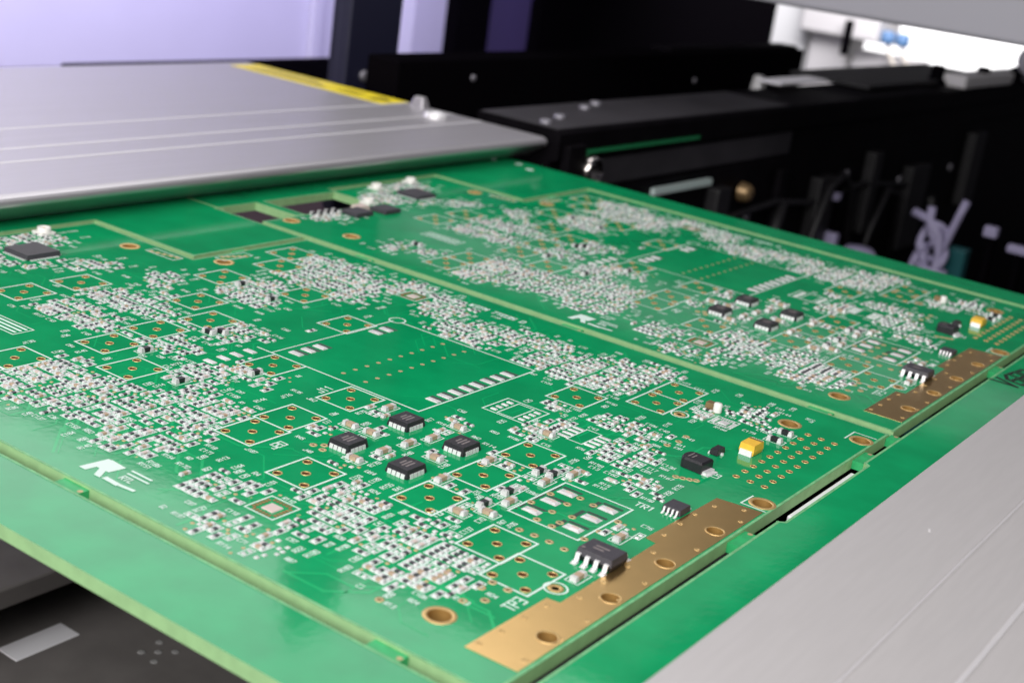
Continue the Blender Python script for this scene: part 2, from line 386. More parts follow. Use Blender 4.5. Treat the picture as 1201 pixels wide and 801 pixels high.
o = prism_box('sump_plate', -700, -200, 215, 600, -74, -70, 'sump'); tag(o, 'dark brown plate deep in the machine, glimpsed through the two windows of the panel', 'machine plate')

# far conveyor rail: wide aluminium plate clamping the far end of the panel
rail = empty('conveyor_rail', (-200, 60, 0))
tag(rail, 'wide brushed aluminium conveyor rail with a yellow warning label behind the green panel', 'conveyor rail', 'aluminium conveyor rails')
b = MB()
b.extrude_v([(-55, 0.3), (-55, 5.6), (-54.6, 6.0), (56.0, 6.0), (56.8, 5.85), (57.4, 5.6), (57.8, 5.2), (58.0, 4.7), (57.9, 4.2), (57.3, 3.7), (52.4, 0.3)], -260, 159, 'alu')
o = b.build('rail_plate', rail, recalc=True)
for u in (-190, -174, -164.2):
    b = MB(); b.extrude_v([(-0.35, 6.0), (-0.1, 6.10), (0.1, 6.10), (0.35, 6.0)], -259, 158.5, 'edge_highlight'); b.build('rail_ridge', rail, (u+200, 0, 0.005), recalc=True)  # ridges carry a painted highlight
b = MB(); b.box(0, 0, 60, 11.5, 6.005, 6.12, 'label_y'); wl = b.build('warning_label', rail, (-220+200, 215.0-60-1.5, 0))
b = MB()
b.quad([(22, -3.6), (28.5, 0), (22, 3.6)], 6.14, 'ink'); b.quad([(23.2, -2.0), (26.6, 0), (23.2, 2.0)], 6.16, 'label_y'); b.line(24.0, 0, 25.6, 0, 0.6, 6.18, 'ink')
b.build('warning_triangle', wl)
b = MB()
for i in range(4):
    b.line(-26 + i*1.2, -3.4 + i*2.2, 6 - i*3, -3.4 + i*2.2, 0.8, 6.14, 'ink')
for i in range(2): b.line(10, -1.5+i*2.6, 17, -1.5+i*2.6, 0.9, 6.14, 'ink')
b.build('label_print', wl)
b = MB(); b.lathe(0, 0, [(3.2, 6.0), (3.2, 6.5), (2.9, 7.2), (1.6, 7.3), (1.4, 6.7), (0, 6.7)], 'tin', 18); b.build('screw', rail, (-172+200, 208.5-60, 0))
b = MB(); b.box(0, 0, 5, 3.5, 6.0, 9.0, 'alu', top=(3, 2)); bevel(b.build('locating_stop', rail, (-184+200, 216.5-60, 0)), 0.4)

# near conveyor rail at lower right
nr = empty('conveyor_rail', (40, 60, 0))
tag(nr, 'plain pale grey conveyor rail in the right foreground with two long grooves', 'conveyor rail', 'aluminium conveyor rails')
b = MB()
b.extrude_v([(-28.2, 0.35), (-28.2, 4.5), (-28.1, 4.8), (-27.8, 5.0), (-16.2, 5.0), (-15.6, 4.7), (-8.3, 4.7), (-7.7, 4.2), (40, 4.2), (40, 0.35)], -230, 300, 'alu2')
b.build('rail_plate', nr, recalc=True)
for u, z, w_ in ((-15.9, 4.85, 0.10), (-8.0, 4.45, 0.2)):
    b = MB(); b.extrude_v([(-w_, z+.16), (-w_*.6, z+.24), (w_*.6, z-.02), (w_, z-.14)], -229, 299, 'edge_highlight'); b.build('painted_edge_highlight', nr, (u, 0, 0.02), recalc=True)  # pale strips paint the highlight along the rail's steps
b = MB(); b.box(0, 0, 0.25, 0.9, 5.0, 5.02, 'palebox'); b.build('paint_fleck', nr, (18.8-40, 57.5-60, 0), 0.3)

# white support block that shows through the slot of the near board
o = prism_box('support_block', 0.40, 2.6, 62.5, 83.5, -6, -1.75, 'label_w', bev=0.2)
tag(o, 'white plastic support strip seen through the slot beside the header holes', 'support strip')
o = prism_box('support_ledge', -1.2, 40, -230, 300, -40, -6.6, 'darkmetal')
tag(o, 'black ledge below the right edge of the green panel', 'ledge')

# inside of the machine, left
w = MB(); w.box(-455, 175.5, 10, 704, -32, 100, 'wall', bottom=True)
o = w.build('inner_panel_wall'); tag(o, 'pale lavender lit machine panel at upper left', 'machine panel')
o = prism_box('low_rail', -403, -398, 265, 470, -90, -21.5, 'darkmetal', bev=1.0); tag(o, 'thin black bar along the foot of the lavender panel', 'bar')
o = prism_box('panel_seam_strip', -449.5, -446, 456, 462, -32, 98, 'wall'); tag(o, 'narrow vertical seam strip on the lavender panel left of the dark post', 'seam strip')
post = empty('machine_post', (-240, 258, 0)); tag(post, 'dark navy upright bracket with two screws behind the aluminium rail', 'bracket')
b = MB(); b.box(0, 0, 5, 25, -40, 240, 'navy', bottom=True); bevel(b.build('upright', post), 0.6)
b = MB(); b.box(-10, 0, 20, 4, -40, 240, 'navy', bottom=True); b.build('stiffener', post, (-2.5, 9, 0))
sc = MB(); sc.lathe(0, 0, [(0, 1.6), (1.2, 1.6), (1.5, 1.2), (2.0, 1.0), (2.1, 0)], 'tin', 14); scm = sc.mesh('screw')
sc2 = MB(); sc2.lathe(0, 0, [(0, 1.4), (0.8, 1.4), (1.3, 1.2), (1.8, 1.0), (1.9, 0)], 'dullscrew', 12); scd = sc2.mesh('bolt')
for v, z in ((254, 4), (268.2, 3.2)):
    s = place('screw', scd, post, (2.5, v-258, z)); s.rotation_euler = (0, math.pi/2, 0)
o = prism_box('panel_strip', -452, -438, 528, 556.5, -30, 100, 'wall'); tag(o, 'narrow pale violet upright strip between the dark post and the black column', 'panel strip')
o = prism_box('dark_column', -446, -430, 557, 589, -34, 260, 'darkmetal'); tag(o, 'black column between the lavender panel and the dim violet panel', 'column')
o = prism_box('violet_panel', -455, -444, 589, 651, -34, 260, 'purple'); tag(o, 'dim violet machine panel right of the black column', 'machine panel')
o = prism_box('machine_hood', -470, -436, 651, 1000, -40, 260, 'darkmetal'); tag(o, 'large black machine hood filling the top centre', 'machine hood')
bm_ = empty('black_beam', (-220, 370, 0)); tag(bm_, 'long black beam running back from the dark post', 'beam')
b = MB(); b.box(14, 0, 12, 290, -120, 16, 'darkmetal', bottom=True); bevel(b.build('beam_body', bm_), 0.8)
b = MB(); b.box(0, 0, 9, 120, 16.02, 17.2, 'railside'); b.build('top_strip', bm_, (12, 84, 0))
b = MB(); b.box(0, 0, 5, 7, -2, 4, 'tin', top=(3, 4)); bevel(b.build('small_fitting', bm_, (21.5, 98, 2)), 0.5)
# next conveyor beyond the panel
nx = empty('dark_conveyor', (-160, 480, 0)); tag(nx, 'black conveyor rail of the next machine running away behind the panel', 'conveyor rail')
b = MB(); b.extrude_v([(-8, -250), (-8, 8), (19, 8), (20, 7), (20, 0), (17.5, -1), (17.5, -10), (19, -11), (19, -250)], -258, 330, 'railside'); b.build('rail_body', nx, recalc=True)
b = MB(); b.box(0, 0, 0.8, 150, -9.4, -1.6, 'railband', bottom=True); b.build('side_profile', nx, (18.0, 305-480, 0))
b = MB(); b.box(0, 0, 26, 150, 8.0, 8.3, 'railband'); bevel(b.build('top_cover', nx, (5.5, 298-480, 0.02)), 0.2)
b = MB(); b.box(0, 0, 1.2, 72, -0.6, 0.6, 'belt_green', bottom=True); b.build('green_belt', nx, (19.4, 268-480, 1.4))
b = MB(); b.box(0, 0, 1.6, 38, -1, 1, 'belt_white', bottom=True); b.build('pale_belt', nx, (19.8, 298-480, -14))
b = MB(); b.lathe(0, 0, [(0, 1), (1.1, 1), (1.3, 3.4), (2.2, 3.4), (2.4, 1.2), (3.0, 1.2), (3.3, 4.4), (4.0, 4.2), (4.3, 3.2), (4.3, 0)], 'chrome', 24)
r = b.build('roller', nx, (19.5, 237-480, -3.6)); r.rotation_euler = (0, math.pi/2, 0)
b = MB(); b.box(0, 0, 3, 9, -7, 5, 'railside', bottom=True); bevel(b.build('roller_bracket', nx, (20.6, 229-480, -1)), 0.5)
b = MB(); b.lathe(0, 0, [(0, 4), (2.2, 4), (3, 3), (3.6, 0)], 'brown', 16); r = b.build('brass_roller', nx, (19.5, 343-480, -20)); r.rotation_euler = (0, math.pi/2, 0)
b = MB(); b.box(0, 0, 3, 7, -22, 6, 'railside', bottom=True); bevel(b.build('grey_stay', nx, (21, 372-480, -20)), 0.8)
for v, z in ((218.5, 8.0), (231, 8.0), (256, 8.0), (268, 8.0)):
    b = MB(); b.lathe(0, 0, [(1.8, 0), (1.7, 1.0), (0.9, 1.1), (0.8, 0.6), (0, 0.6)], 'dullscrew', 12); b.build('screw', nx, (12 - (v-218)*0.3, v+8-480, z+0.3))
for v, z in ((300, -34), (352, -30), (398, -44), (440, -22), (470, -60), (505, -30), (540, -52), (575, -30)):
    s = place('bolt', scd, nx, (20.0 if z > -1 else 19.0, v-480, z)); s.rotation_euler = (0, math.pi/2, 0); s.scale = (1.0, 1.0, 0.8)
for v, w_, z0, z1 in ((322, 10, -40, -16), (412, 16, -75, -20), (462, 9, -48, -14), (520, 24, -62, -24), (600, 18, -50, -14)):
    b = MB(); b.box(0, 0, 5, w_, z0, z1, 'dim', bottom=True); bevel(b.build('drive_module', nx, (21.4, v-480, 0)), 0.8)
b = MB(); b.tube([(21, 300-480, -24), (22.5, 330-480, -27), (23, 365-480, -25), (22, 400-480, -29), (22.5, 450-480, -26), (22, 520-480, -33)], 1.2, 'dim'); b.build('drive_cable', nx)
for pts, rr in (([(24, 395-480, -70), (25, 402-480, -40), (25, 410-480, -24), (24, 424-480, -20), (23, 440-480, -28), (23, 446-480, -60)], 1.6),
                ([(24, 455-480, -75), (26, 462-480, -46), (26, 474-480, -30), (25, 492-480, -34), (24, 500-480, -70)], 1.3),
                ([(23, 372-480, -26), (24, 366-480, -40), (24, 368-480, -80)], 2.4),
                ([(24, 540-480, -40), (25, 552-480, -60), (25, 556-480, -110)], 2.0)):
    b = MB(); b.tube(pts, rr, 'dim'); b.build('drive_cable', nx)
for v, z in ((262, 10), (411, 5)):
    s = place('bolt', scd, bm_, (20.0, v-370, z)); s.rotation_euler = (0, math.pi/2, 0); s.scale = (0.6, 0.6, 0.6)
tr = prism_box('bright_tray', -170, -160, 404, 450, 10.5, 11.6, 'label_w', bev=0.6); tag(tr, 'bright white tray lip lying on the black beam end', 'tray')
tr2 = prism_box('tray_bracket', -186, -150, 470, 640, 8.6, 10.4, 'dim', bev=0.4); tag(tr2, 'dark grey bracket plate behind the bright tray lip', 'bracket')
b = MB()
b.lathe(0, 0, [(0, 9), (2.5, 9), (3.2, 8), (3.2, 3), (5, 2), (5, 0)], 'darkmetal', 14); kn = b.mesh('black_knob')
for i, (u, v, lab) in enumerate(((-152, 560, 'round black knob standing on the dark rail left of the other two'), (-143, 600, 'middle black knob on the dark rail before the white wall'), (-138, 640, 'right hand black knob on the dark rail nearest the grey disc'))):
    tag(place('black_knob', kn, None, (u, v, 8)), lab, 'knob', 'black knobs on the far rail')
o = prism_box('rail_flange', -150, -138, 560, 820, 8.1, 14, 'palebox', bev=1); tag(o, 'pale grey flange along the far end of the dark rail', 'flange')
b = MB(); b.lathe(0, 0, [(0, 3), (7, 3), (8, 2), (8, -2), (0, -2)], 'greybeam', 20); o = b.build('grey_disc', None, (-131, 640, 21)); o.rotation_euler = (math.pi/2, 0, 0.5)
tag(o, 'grey round disc cut by the right edge of the picture', 'disc')
# small bright things in the dark on the right
st = empty('cable_stand', (-88, 426, -250)); tag(st, 'dark teal rod with a bunch of pale cable ties in the dark behind the panel', 'cable bunch')
b = MB(); b.box(0, 0, 7, 7, 0, 212, 'teal'); bevel(b.build('rod', st, (0, 6, 0)), 0.6)
def bunch(name, pts, r):
    r *= 1.35
    b = MB(); b.tube([(u+88, v-426, z+250) for u, v, z in pts], r, 'cable'); return b.build(name, st)
def loop(cu, cz, ru, rz_, a0, a1, n=16, dv=0.0, tail=()):
    return [(cu + ru*math.cos(a0+(a1-a0)*t/n), 420 + dv*t/n + 1.5*math.sin(3*(a0+(a1-a0)*t/n)), cz + rz_*math.sin(a0+(a1-a0)*t/n)) for t in range(n+1)] + list(tail)
bunch('pale_strap', loop(-95, -36, 5.0, 7.0, 0.2, 5.4, dv=2, tail=[(-89.5, 421, -31), (-87.8, 421, -24), (-86.6, 422, -18.5)]), 1.1)
bunch('pale_strap', loop(-96, -46, 4.5, 8.5, 1.9, 6.2, dv=-1, tail=[(-91.8, 420, -40), (-93, 419, -33), (-97.5, 419, -28), (-104.5, 420, -26.5)]), 1.25)
bunch('pale_strap', loop(-93.5, -41, 4.0, 5.0, -1.5, 4.2, dv=1, tail=[(-97, 420, -50), (-95.5, 420, -58)]), 1.0)
bunch('pale_strap', [(-97.8, 419, -23), (-97.6, 419, -28), (-95.8, 419, -33), (-93, 419.5, -36), (-91.5, 420, -41), (-92.5, 421, -48), (-91.8, 421, -58)], 1.2)
bunch('cable_tie', [(-99.5, 418.5, -44.5), (-95, 417.5, -46), (-90.5, 418.5, -46.5), (-87.5, 420, -46)], 0.9)
for (u, v, z, sx, sz, lab) in ((-137, 420, -28, 6, 3, 'small pale lavender block in the dark, upper left of the pair'), (-134.5, 420, -46, 6, 8, 'larger pale lavender block just above the panel edge'),
                               (-75, 420, -27, 5, 4, 'small lavender sensor block left of the right edge'), (-64, 420, -31, 8, 3, 'flat lavender block cut by the right edge of the picture')):
    e = empty('sensor_block', (u, v, z)); tag(e, lab, 'sensor block', 'pale blocks in the dark machine')
    b = MB(); b.box(0, 0, sx, 4, -sz/2, sz/2, 'cable', bottom=True); bevel(b.build('housing', e), 0.6)
    b = MB(); b.box(0, 4, 2.4, 3.6, -222-z-30, sz/2+1.5, 'darkmetal'); b.build('stalk', e)
b = MB(); b.lathe(0, 0, [(7, 0), (7, 3), (5, 5), (0, 5.6)], 'cable', 18); o = b.build('pale_cap', None, (-122, 420, -50)); tag(o, 'pale rounded cap peeping over the far panel edge', 'cap')
b = MB(); b.box(0, 0, 8, 8, -200, 0, 'darkmetal'); b.build('cap_post', o, (0, 0, 0))
# cross beam at top right and the bright hall behind
cb = empty('cross_beam', (-60, 310, 57)); tag(cb, 'light grey cross beam slanting across the top right corner', 'beam')
b = MB(); b.box(0, 0, 420, 24, -11.5, 8, 'greybeam', bottom=True); bevel(b.build('beam_body', cb), 1.2)
b = MB(); b.box(0, 0, 420, 1.0, 1, 1.8, 'railside', bottom=True); b.build('beam_groove', cb, (0, -12.2, 0))
prism_box('hall_wall', -760, -170, 1500, 1510, -250, 62, 'whitewall')['kind'] = 'structure'
mc = empty('white_machine', (-380, 1010, -240)); tag(mc, 'white and pale grey machine cabinet in the bright hall at top right', 'cabinet')
b = MB(); b.box(0, 0, 32, 60, 0, 300, 'whitewall'); b.build('side_panel', mc, (-42, 20, 0))
b = MB(); b.box(0, 0, 66, 50, 232, 300, 'palebox', bottom=True); bevel(b.build('upper_box', mc, (6, 0, 0)), 2)
b = MB(); b.box(0, 0, 30, 40, 0, 232, 'palebox'); b.build('pedestal', mc, (-4, 5, 0))
b = MB(); b.box(0, 0, 5, 6, 219, 246, 'darkmetal'); b.build('latch', mc, (16, -28, 0))
hs = empty('air_hose_set', (-330, 1000, -240)); tag(hs, 'pair of blue air fittings with pale hoses in front of the bright wall', 'air fittings')
for du in (-6, 6):
    b = MB(); b.lathe(0, 0, [(0, 0), (5, 0), (5.6, 2), (5.6, 8), (4, 10), (0, 10)], 'blue', 14); f = b.build('blue_fitting', hs, (du, -4, 232)); f.rotation_euler = (0.0, 0, 0)
    b = MB(); b.tube([(du, -4, 234), (du+3, -4, 226), (du+11, -4, 214), (du+19, -4, 196), (du+24, -4, 150), (du+26, -4, 0)], 1.6, 'hose'); b.build('hose', hs)
b = MB(); b.box(0, 0, 60, 6, 0, 236, 'palebox'); b.build('manifold_plate', hs, (-4, 6, -12))

# ---------------------------------------------------------------- the circuit board panel
rnd = random.Random(7)
panel = empty('circuit_board_panel', (0, 0, 0))
tag(panel, 'green panel of two populated circuit boards held between the aluminium rails', 'circuit board')
BOARD = [(0, 0), (0, 98), (-114.5, 98), (-114.5, 70), (-140.5, 70), (-140.5, 33), (-130.5, 33), (-128, 28), (-128, 0)]
FRAME_HOLE = [(1.7, -1.9), (1.7, 56), (2.4, 56.6), (2.4, 83.4), (1.7, 84), (1.7, 199.8), (-116.1, 199.8), (-116.1, 171.6), (-142.1, 171.6), (-142.1, 134), (-139.5, 134), (-139.5, 112), (-128.2, 112), (-128.2, 109.6),
              (-139.5, 109.6), (-139.5, 98.5), (-116.1, 98.5), (-116.1, 71.6), (-142.1, 71.6), (-142.1, 34), (-139.5, 34), (-139.5, 12), (-128.2, 12), (-128.2, 9.6), (-139.5, 9.6), (-139.5, -1.9)]
frame = sheet_with_holes('panel_frame', [(12, -12), (12, 210), (-156, 210), (-156, -12)], [FRAME_HOLE], -1.6, 0.0, panel)
fp = MB()
text(fp, 'V680', 6.2, 139.6, 4.2, (0.18, 0.984), 'ink', 0.7, 0.03, 0.1)
fp.build('marker_text', frame)
fs = MB(); fs.line(-156, 99.2, -138, 99.2, 0.5, 0.02, 'edge'); fs.build('score_line', frame)
fm = MB(); fm.disc(0, 0, 1.1, 0.02, 'silk', 14); fmm = fm.mesh('fiducial_mark')
for a, b_ in ((-148, 203.5), (-141.5, 206), (-136, 203)): place('fiducial_mark', fmm, frame, (a, b_, 0))
def rim(mb, poly, side, w_=0.34, z=0.012):
    n = len(poly)
    for i in range(n):
        (x0, y0), (x1, y1) = poly[i], poly[(i+1) % n]; L = math.hypot(x1-x0, y1-y0); nx_, ny_ = -(y1-y0)/L*side*w_*.55, (x1-x0)/L*side*w_*.55
        mb.line(x0+nx_, y0+ny_, x1+nx_, y1+ny_, w_, z, 'rim')
rf = MB(); rim(rf, FRAME_HOLE, -1); rf.build('routed_rim', frame)
rbm = MB(); rim(rbm, BOARD, 1); rim_me = rbm.mesh('routed_rim')
# tabs that still hold the boards in the frame
def tab(u, v, su, sv):
    b = MB(); b.box(0, 0, su, sv, -1.5, -0.3, 'tab', bottom=True)
    b.disc(su*0.5-0.35 if su > sv else 0, 0 if su > sv else sv*0.5-0.35, 0.34, -0.28, 'via', 8)
    b.build('breakaway_tab', panel, (u, v, 0))
for u in (-101.5, -55.8, -11.2):
    for v, sv in ((-0.95, 1.86), (99.0, 1.96), (198.9, 1.76)): tab(u, v, 4.0, sv)
for v in (48.5, 86.5, 148.5, 186.5): tab(0.85, v, 1.66, 4.6)
tab(0.85, 98.0, 1.66, 2.2)
for v in (82, 183.5): tab(-115.3, v, 1.56, 3)
tab(-128.1, 110.8, 0.3, 2.2); tab(-128.1, 10.8, 0.3, 2.2)

# layout of one board, in millimetres from its lower right corner (both boards carry the same)
JACKS = [(-16.9, 24.3), (-11.0, 21.1 - 0.4), (-28.8, 27.5), (-28.7, 37.8), (-28.6, 47.7), (-42.1, 21.2), (-54.9, 43.3), (-55.0, 32.0), (-54.6, 25.0), (-69.8, 43.9), (-36.5, 70.8),
         (-28.1, 79.1), (-28.2, 86.1), (-90.3, 72.0), (-96.6, 54.7), (-88.8, 50.0), (-89.8, 40.6), (-88.7, 31.2), (-79.3, 27.3), (-90.7, 17.4), (-90.8, 10.2), (-113.2, 35.3), (-112.9, 45.5),
         (-76.3, 66.6), (-104.4, 67.2), (-104.4, 80.6), (-108.9, 88.2)]
JU, JV = 6.0, 7.0
STRIP = [(-6.5, 4.7), (-0.55, 4.9), (-0.55, 56.8), (-6.4, 55.9), (-6.7, 38.9), (-5.2, 38.6), (-5.0, 18.7), (-6.5, 18.5)]
STRIP_HOLES = [(-2.1, 12.1), (-2.0, 23.6), (-2.0, 35.1), (-2.1, 47.1)]
MOUNT = [(-11.6, 7.5), (-11.5, 88.8), (-110.8, 73.6), (-125.7, 65.8), (-112.2, 8.0), (-1.8, 59.2), (-1.8, 91.8), (-125.9, 5.8)]
HEADER = [(u, 64.3 + 2.53*i) for u in (-3.9, -5.9, -7.9) for i in range(10)]
W_, H_ = 146, 98; CELL = 0.25
occ = np.zeros((int(W_/CELL), int(H_/CELL)), bool)
def oi(u, v): return int((u+144)/CELL), int(v/CELL)
def mark(u0, u1, v0, v1):
    a, b = oi(u0, v0); c, d = oi(u1, v1); occ[max(a, 0):max(c, 0)+1, max(b, 0):max(d, 0)+1] = True
def free(u0, u1, v0, v1):
    if u1 > -0.7 or v0 < 0.8 or v1 > 96.8 or u0 < -139.5: return False
    a, b = oi(u0, v0); c, d = oi(u1, v1)
    return not occ[max(a, 0):c+1, max(b, 0):d+1].any()
mark(-144, -127.5, 0, 33.5); mark(-144, -114, 69.3, 98); mark(-6.8, 0, 4, 57)
for u, v in JACKS: mark(u-3.1, u+3.1, v-3.6, v+3.6)
for u, v in MOUNT: mark(u-2.1, u+2.1, v-2.1, v+2.1)
mark(-9, -2.5, 63, 88.5)
mark(-76.5, -46.8, 46.5, 75); mark(-21, -11.4, 32, 44)

silk = MB(); pads = MB(); vias = MB()
Z1 = 0.04
# jack outlines
jr = random.Random(3)
for i, (u, v) in enumerate(JACKS):
    silk.poly([(u-JU/2, v-JV/2), (u+JU/2, v-JV/2), (u+JU/2, v+JV/2), (u-JU/2, v+JV/2)], 0.27, Z1, 'silk')
JH = [(u+a, v+b) for u, v in JACKS for a, b in ((0, 0), (-2.1, -2.5), (2.1, -2.5), (-2.1, 2.5), (2.1, 2.5))]
# lettering that can be read
text(silk, 'J11', -58.6, 41.6, 1.3, (0, 1)); text(silk, 'J20', -49.2, 23.2, 1.2, (0, 1)); text(silk, 'TP3', -7.3, 13.6, 1.35, (0, 1), w=0.2)
text(silk, 'J1', -9.6, 92.2, 1.2, (0, 1)); text(silk, 'W3TM 7TO35 D', -72.3, 92.5, 1.3, (1, 0), w=0.26)
text(silk, 'J', -41.2, 27.5, 1.5, (0, 1)); text(silk, '10', -25.2, 24.0, 1.2, (0, 1)); text(silk, 'TR1', -12.2, 45.6, 1.2, (1, 0), w=0.18)
text(silk, 'U2', -4.5, 30.4, 1.2, (0, 1)); text(silk, 'D1', -14.2, 65.6, 1.2, (0, 1)); text(silk, 'L8', -9.2, 61.4, 1.1, (0, 1))
mark(-73, -56, 91.8, 94.5); mark(-9.5, -7, 13, 18); mark(-11, -9, 92, 95); mark(-43, -41, 27, 30); mark(-27, -25, 23.5, 26); mark(-12.5, -8, 45, 47.5); mark(-6, -4, 30, 33); mark(-16, -14, 65, 68); mark(-10.5, -9, 61, 64); mark(-61, -58, 41, 46); mark(-51.5, -48.8, 22.5, 27.5)
# maker's logo: slanted bar mark and three lines of print
LG = [(-59.3, 2.2), (-58.1, 2.2), (-57.9, 4.3), (-57.0, 4.3), (-56.4, 2.2), (-55.2, 2.2), (-55.9, 4.6), (-55.2, 5.4), (-55.4, 6.4), (-56.4, 6.9), (-58.9, 6.9)]
silk.quad([(-58.8, 2.5), (-57.7, 2.5), (-57.3, 6.3), (-58.4, 6.3)], Z1, 'silk')
silk.quad([(-58.2, 3.9), (-55.6, 4.0), (-55.3, 6.2), (-57.9, 6.4)], Z1+.004, 'silk'); silk.quad([(-57.2, 4.2), (-56.2, 4.2), (-55.1, 2.4), (-56.1, 2.4)], Z1+.008, 'silk')
silk.line(-54.2, 6.2, -51.2, 6.2, 0.34, Z1, 'silk'); silk.line(-54.0, 5.4, -50.8, 5.4, 0.3, Z1, 'silk')
text(silk, 'RTL', -53.8, 3.9, 0.9, (1, 0), w=0.17); silk.line(-54.5, 2.8, -52.7, 2.7, 0.7, Z1, 'silk'); silk.line(-52.1, 2.8, -50.4, 3.0, 0.5, Z1, 'silk')
mark(-60, -49, 1.5, 7.5)
# module outline and its castellation pads
silk.poly([(-46.5, 74.8), (-46.5, 47.4), (-76.3, 47.4)], 0.26, Z1, 'silk', False); silk.poly([(-46.5, 74.8), (-72.2, 74.8)], 0.26, Z1, 'silk', False)
silk.poly([(-73.6, 74.4), (-73.6, 47.4)], 0.22, Z1, 'silk', False); silk.poly(circle(-73.4, 75.2, 1.3, 16), 0.22, Z1, 'silk')
for v in (52.4, 54.9, 57.3, 59.8, 62.2, 64.9, 67.3, 69.8): pads.box(-48.0, v, 2.2, 0.95, 0.0, 0.14, 'solder', top=(1.9, 0.7)); pads.box(-48.0, v+0.95, 2.4, 0.8, 0.0, 0.02, 'pad_shade')  # flat dark strips paint the shade between pads
for v in (50.2, 52.7, 55.2, 67.6, 70.1): pads.box(-71.4, v, 2.2, 1.1, 0.0, 0.14, 'solder', top=(1.9, 0.8)); pads.box(-71.4, v+1.05, 2.5, 0.6, 0.0, 0.02, 'pad_shade')  # same painted shade along the other row
for v in (37.7, 40.2, 42.7, 45.3): pads.box(-75.7, v, 2.0, 1.0, 0.0, 0.14, 'solder', top=(1.7, 0.7))
mark(-77.5, -74, 36.5, 46.5)
for i in range(10):
    for u in (-62.1, -58.0): vias.disc(u, 49.9+2.51*i, 0.36, 0.025, 'via', 8)
# transformer outline with six big pads
silk.poly([(-21, 32.1), (-11.5, 32.1), (-11.5, 44.2), (-21, 44.2)], 0.26, Z1, 'silk')
for u in (-19.2, -13.5):
    for v in (34.3, 38.2, 41.8): pads.box(u, v, 2.3, 1.3, 0.0, 0.2, 'solder', top=(1.7, 0.7)); pads.box(u+0.2, v+0.1, 0.9, 0.5, 0.18, 0.23, 'pink'); pads.box(u-1.7, v, 0.6, 2.2, 0.0, 0.02, 'pad_shade'); pads.box(u, v+1.2, 2.7, 0.5, 0.0, 0.02, 'pad_shade')  # dark strips paint shade along two sides of each pad
for u, v in ((-15.3, 41.5), (-17.4, 41.9), (-17.5, 39.2), (-15.2, 36.7), (-15.3, 34.3), (-15.4, 32.8), (-17.5, 32.9), (-17.5, 36), (-11.0, 36), (-11.0, 40), (-11.2, 33), (-20.6, 36.2), (-20.4, 40),
             (-12.2, 15.1), (-11.8, 11.5), (-10.4, 13.3), (-13.4, 13.7), (-12.1, 16.9), (-10.1, 16.8), (-17.3, 29.1), (-15.4, 29.3), (-13.4, 29.3), (-11.3, 29.1), (-17.4, 5.4), (-9.5, 29.6),
             (-13.0, 57.5), (-12.2, 57.8), (-11.4, 58.2), (-10.7, 58.6), (-19.0, 66.0), (-18.6, 68.5), (-18.8, 71), (-21, 63), (-45.6, 27.8), (-46.4, 29.0), (-47.3, 28.0)):
    vias.lathe(u, v, [(0.52, 0.0), (0.48, 0.06), (0.24, 0.06), (0.2, 0.0), (0.0, 0.0)], 'via', 8)
# ring pads
for u, v in ((-7.0, 20.9), (-23.6, 77.9)):
    silk.poly(circle(u, v, 1.25, 16), 0.22, Z1, 'silk'); vias.lathe(u, v, [(0.9, 0.02), (0.85, 0.07), (0.45, 0.07), (0.4, 0.0), (0, 0.0)], 'ring', 12); mark(u-1.5, u+1.5, v-1.5, v+1.5)
# bare land patterns: leadless chips and small-outline footprints
def qfn(u, v, s, k='pink'):
    silk.poly([(u-s/2, v-s/2), (u+s/2, v-s/2), (u+s/2, v+s/2), (u-s/2, v+s/2)], 0.2, Z1, 'silk')
    pads.box(u, v, s*0.42, s*0.42, 0, 0.1, k, top=(s*0.38, s*0.38))
    for i in range(6):
        t = (i-2.5)*s*0.11
        for a, b, sx, sy in ((t, s*0.38, .22, .5), (t, -s*0.38, .22, .5), (s*0.38, t, .5, .22), (-s*0.38, t, .5, .22)): pads.box(u+a, v+b, sx, sy, 0, 0.08, 'copper' if k == 'pink' else 'solder')
    mark(u-s/2-.2, u+s/2+.2, v-s/2-.2, v+s/2+.2)
qfn(-38.1, 11.7, 4.2); qfn(-80.5, 87.9, 4.2); qfn(-17.9, 80.5, 3.4, 'solder')
def so_pads(u, v, n, pitch, span, plen):
    for i in range(n):
        for s in (-1, 1): pads.box(u + s*span/2, v+(i-(n-1)/2)*pitch, plen, 0.55, 0, 0.12, 'solder', top=(plen*.9, 0.42))
    silk.poly([(u-span*.28, v-n*pitch/2), (u+span*.28, v-n*pitch/2), (u+span*.28, v+n*pitch/2), (u-span*.28, v+n*pitch/2)], 0.2, Z1, 'silk')
    mark(u-span/2-plen/2-.2, u+span/2+plen/2+.2, v-n*pitch/2-.3, v+n*pitch/2+.3)
so_pads(-27.6, 58.8, 4, 1.27, 4.2, 1.7)
so_pads(-38.7, 58.8, 4, 1.27, 4.6, 1.0)
silk.poly([(-42.2, 61.9), (-35.3, 61.9), (-35.3, 55.8), (-42.2, 55.8)], 0.22, Z1, 'silk')
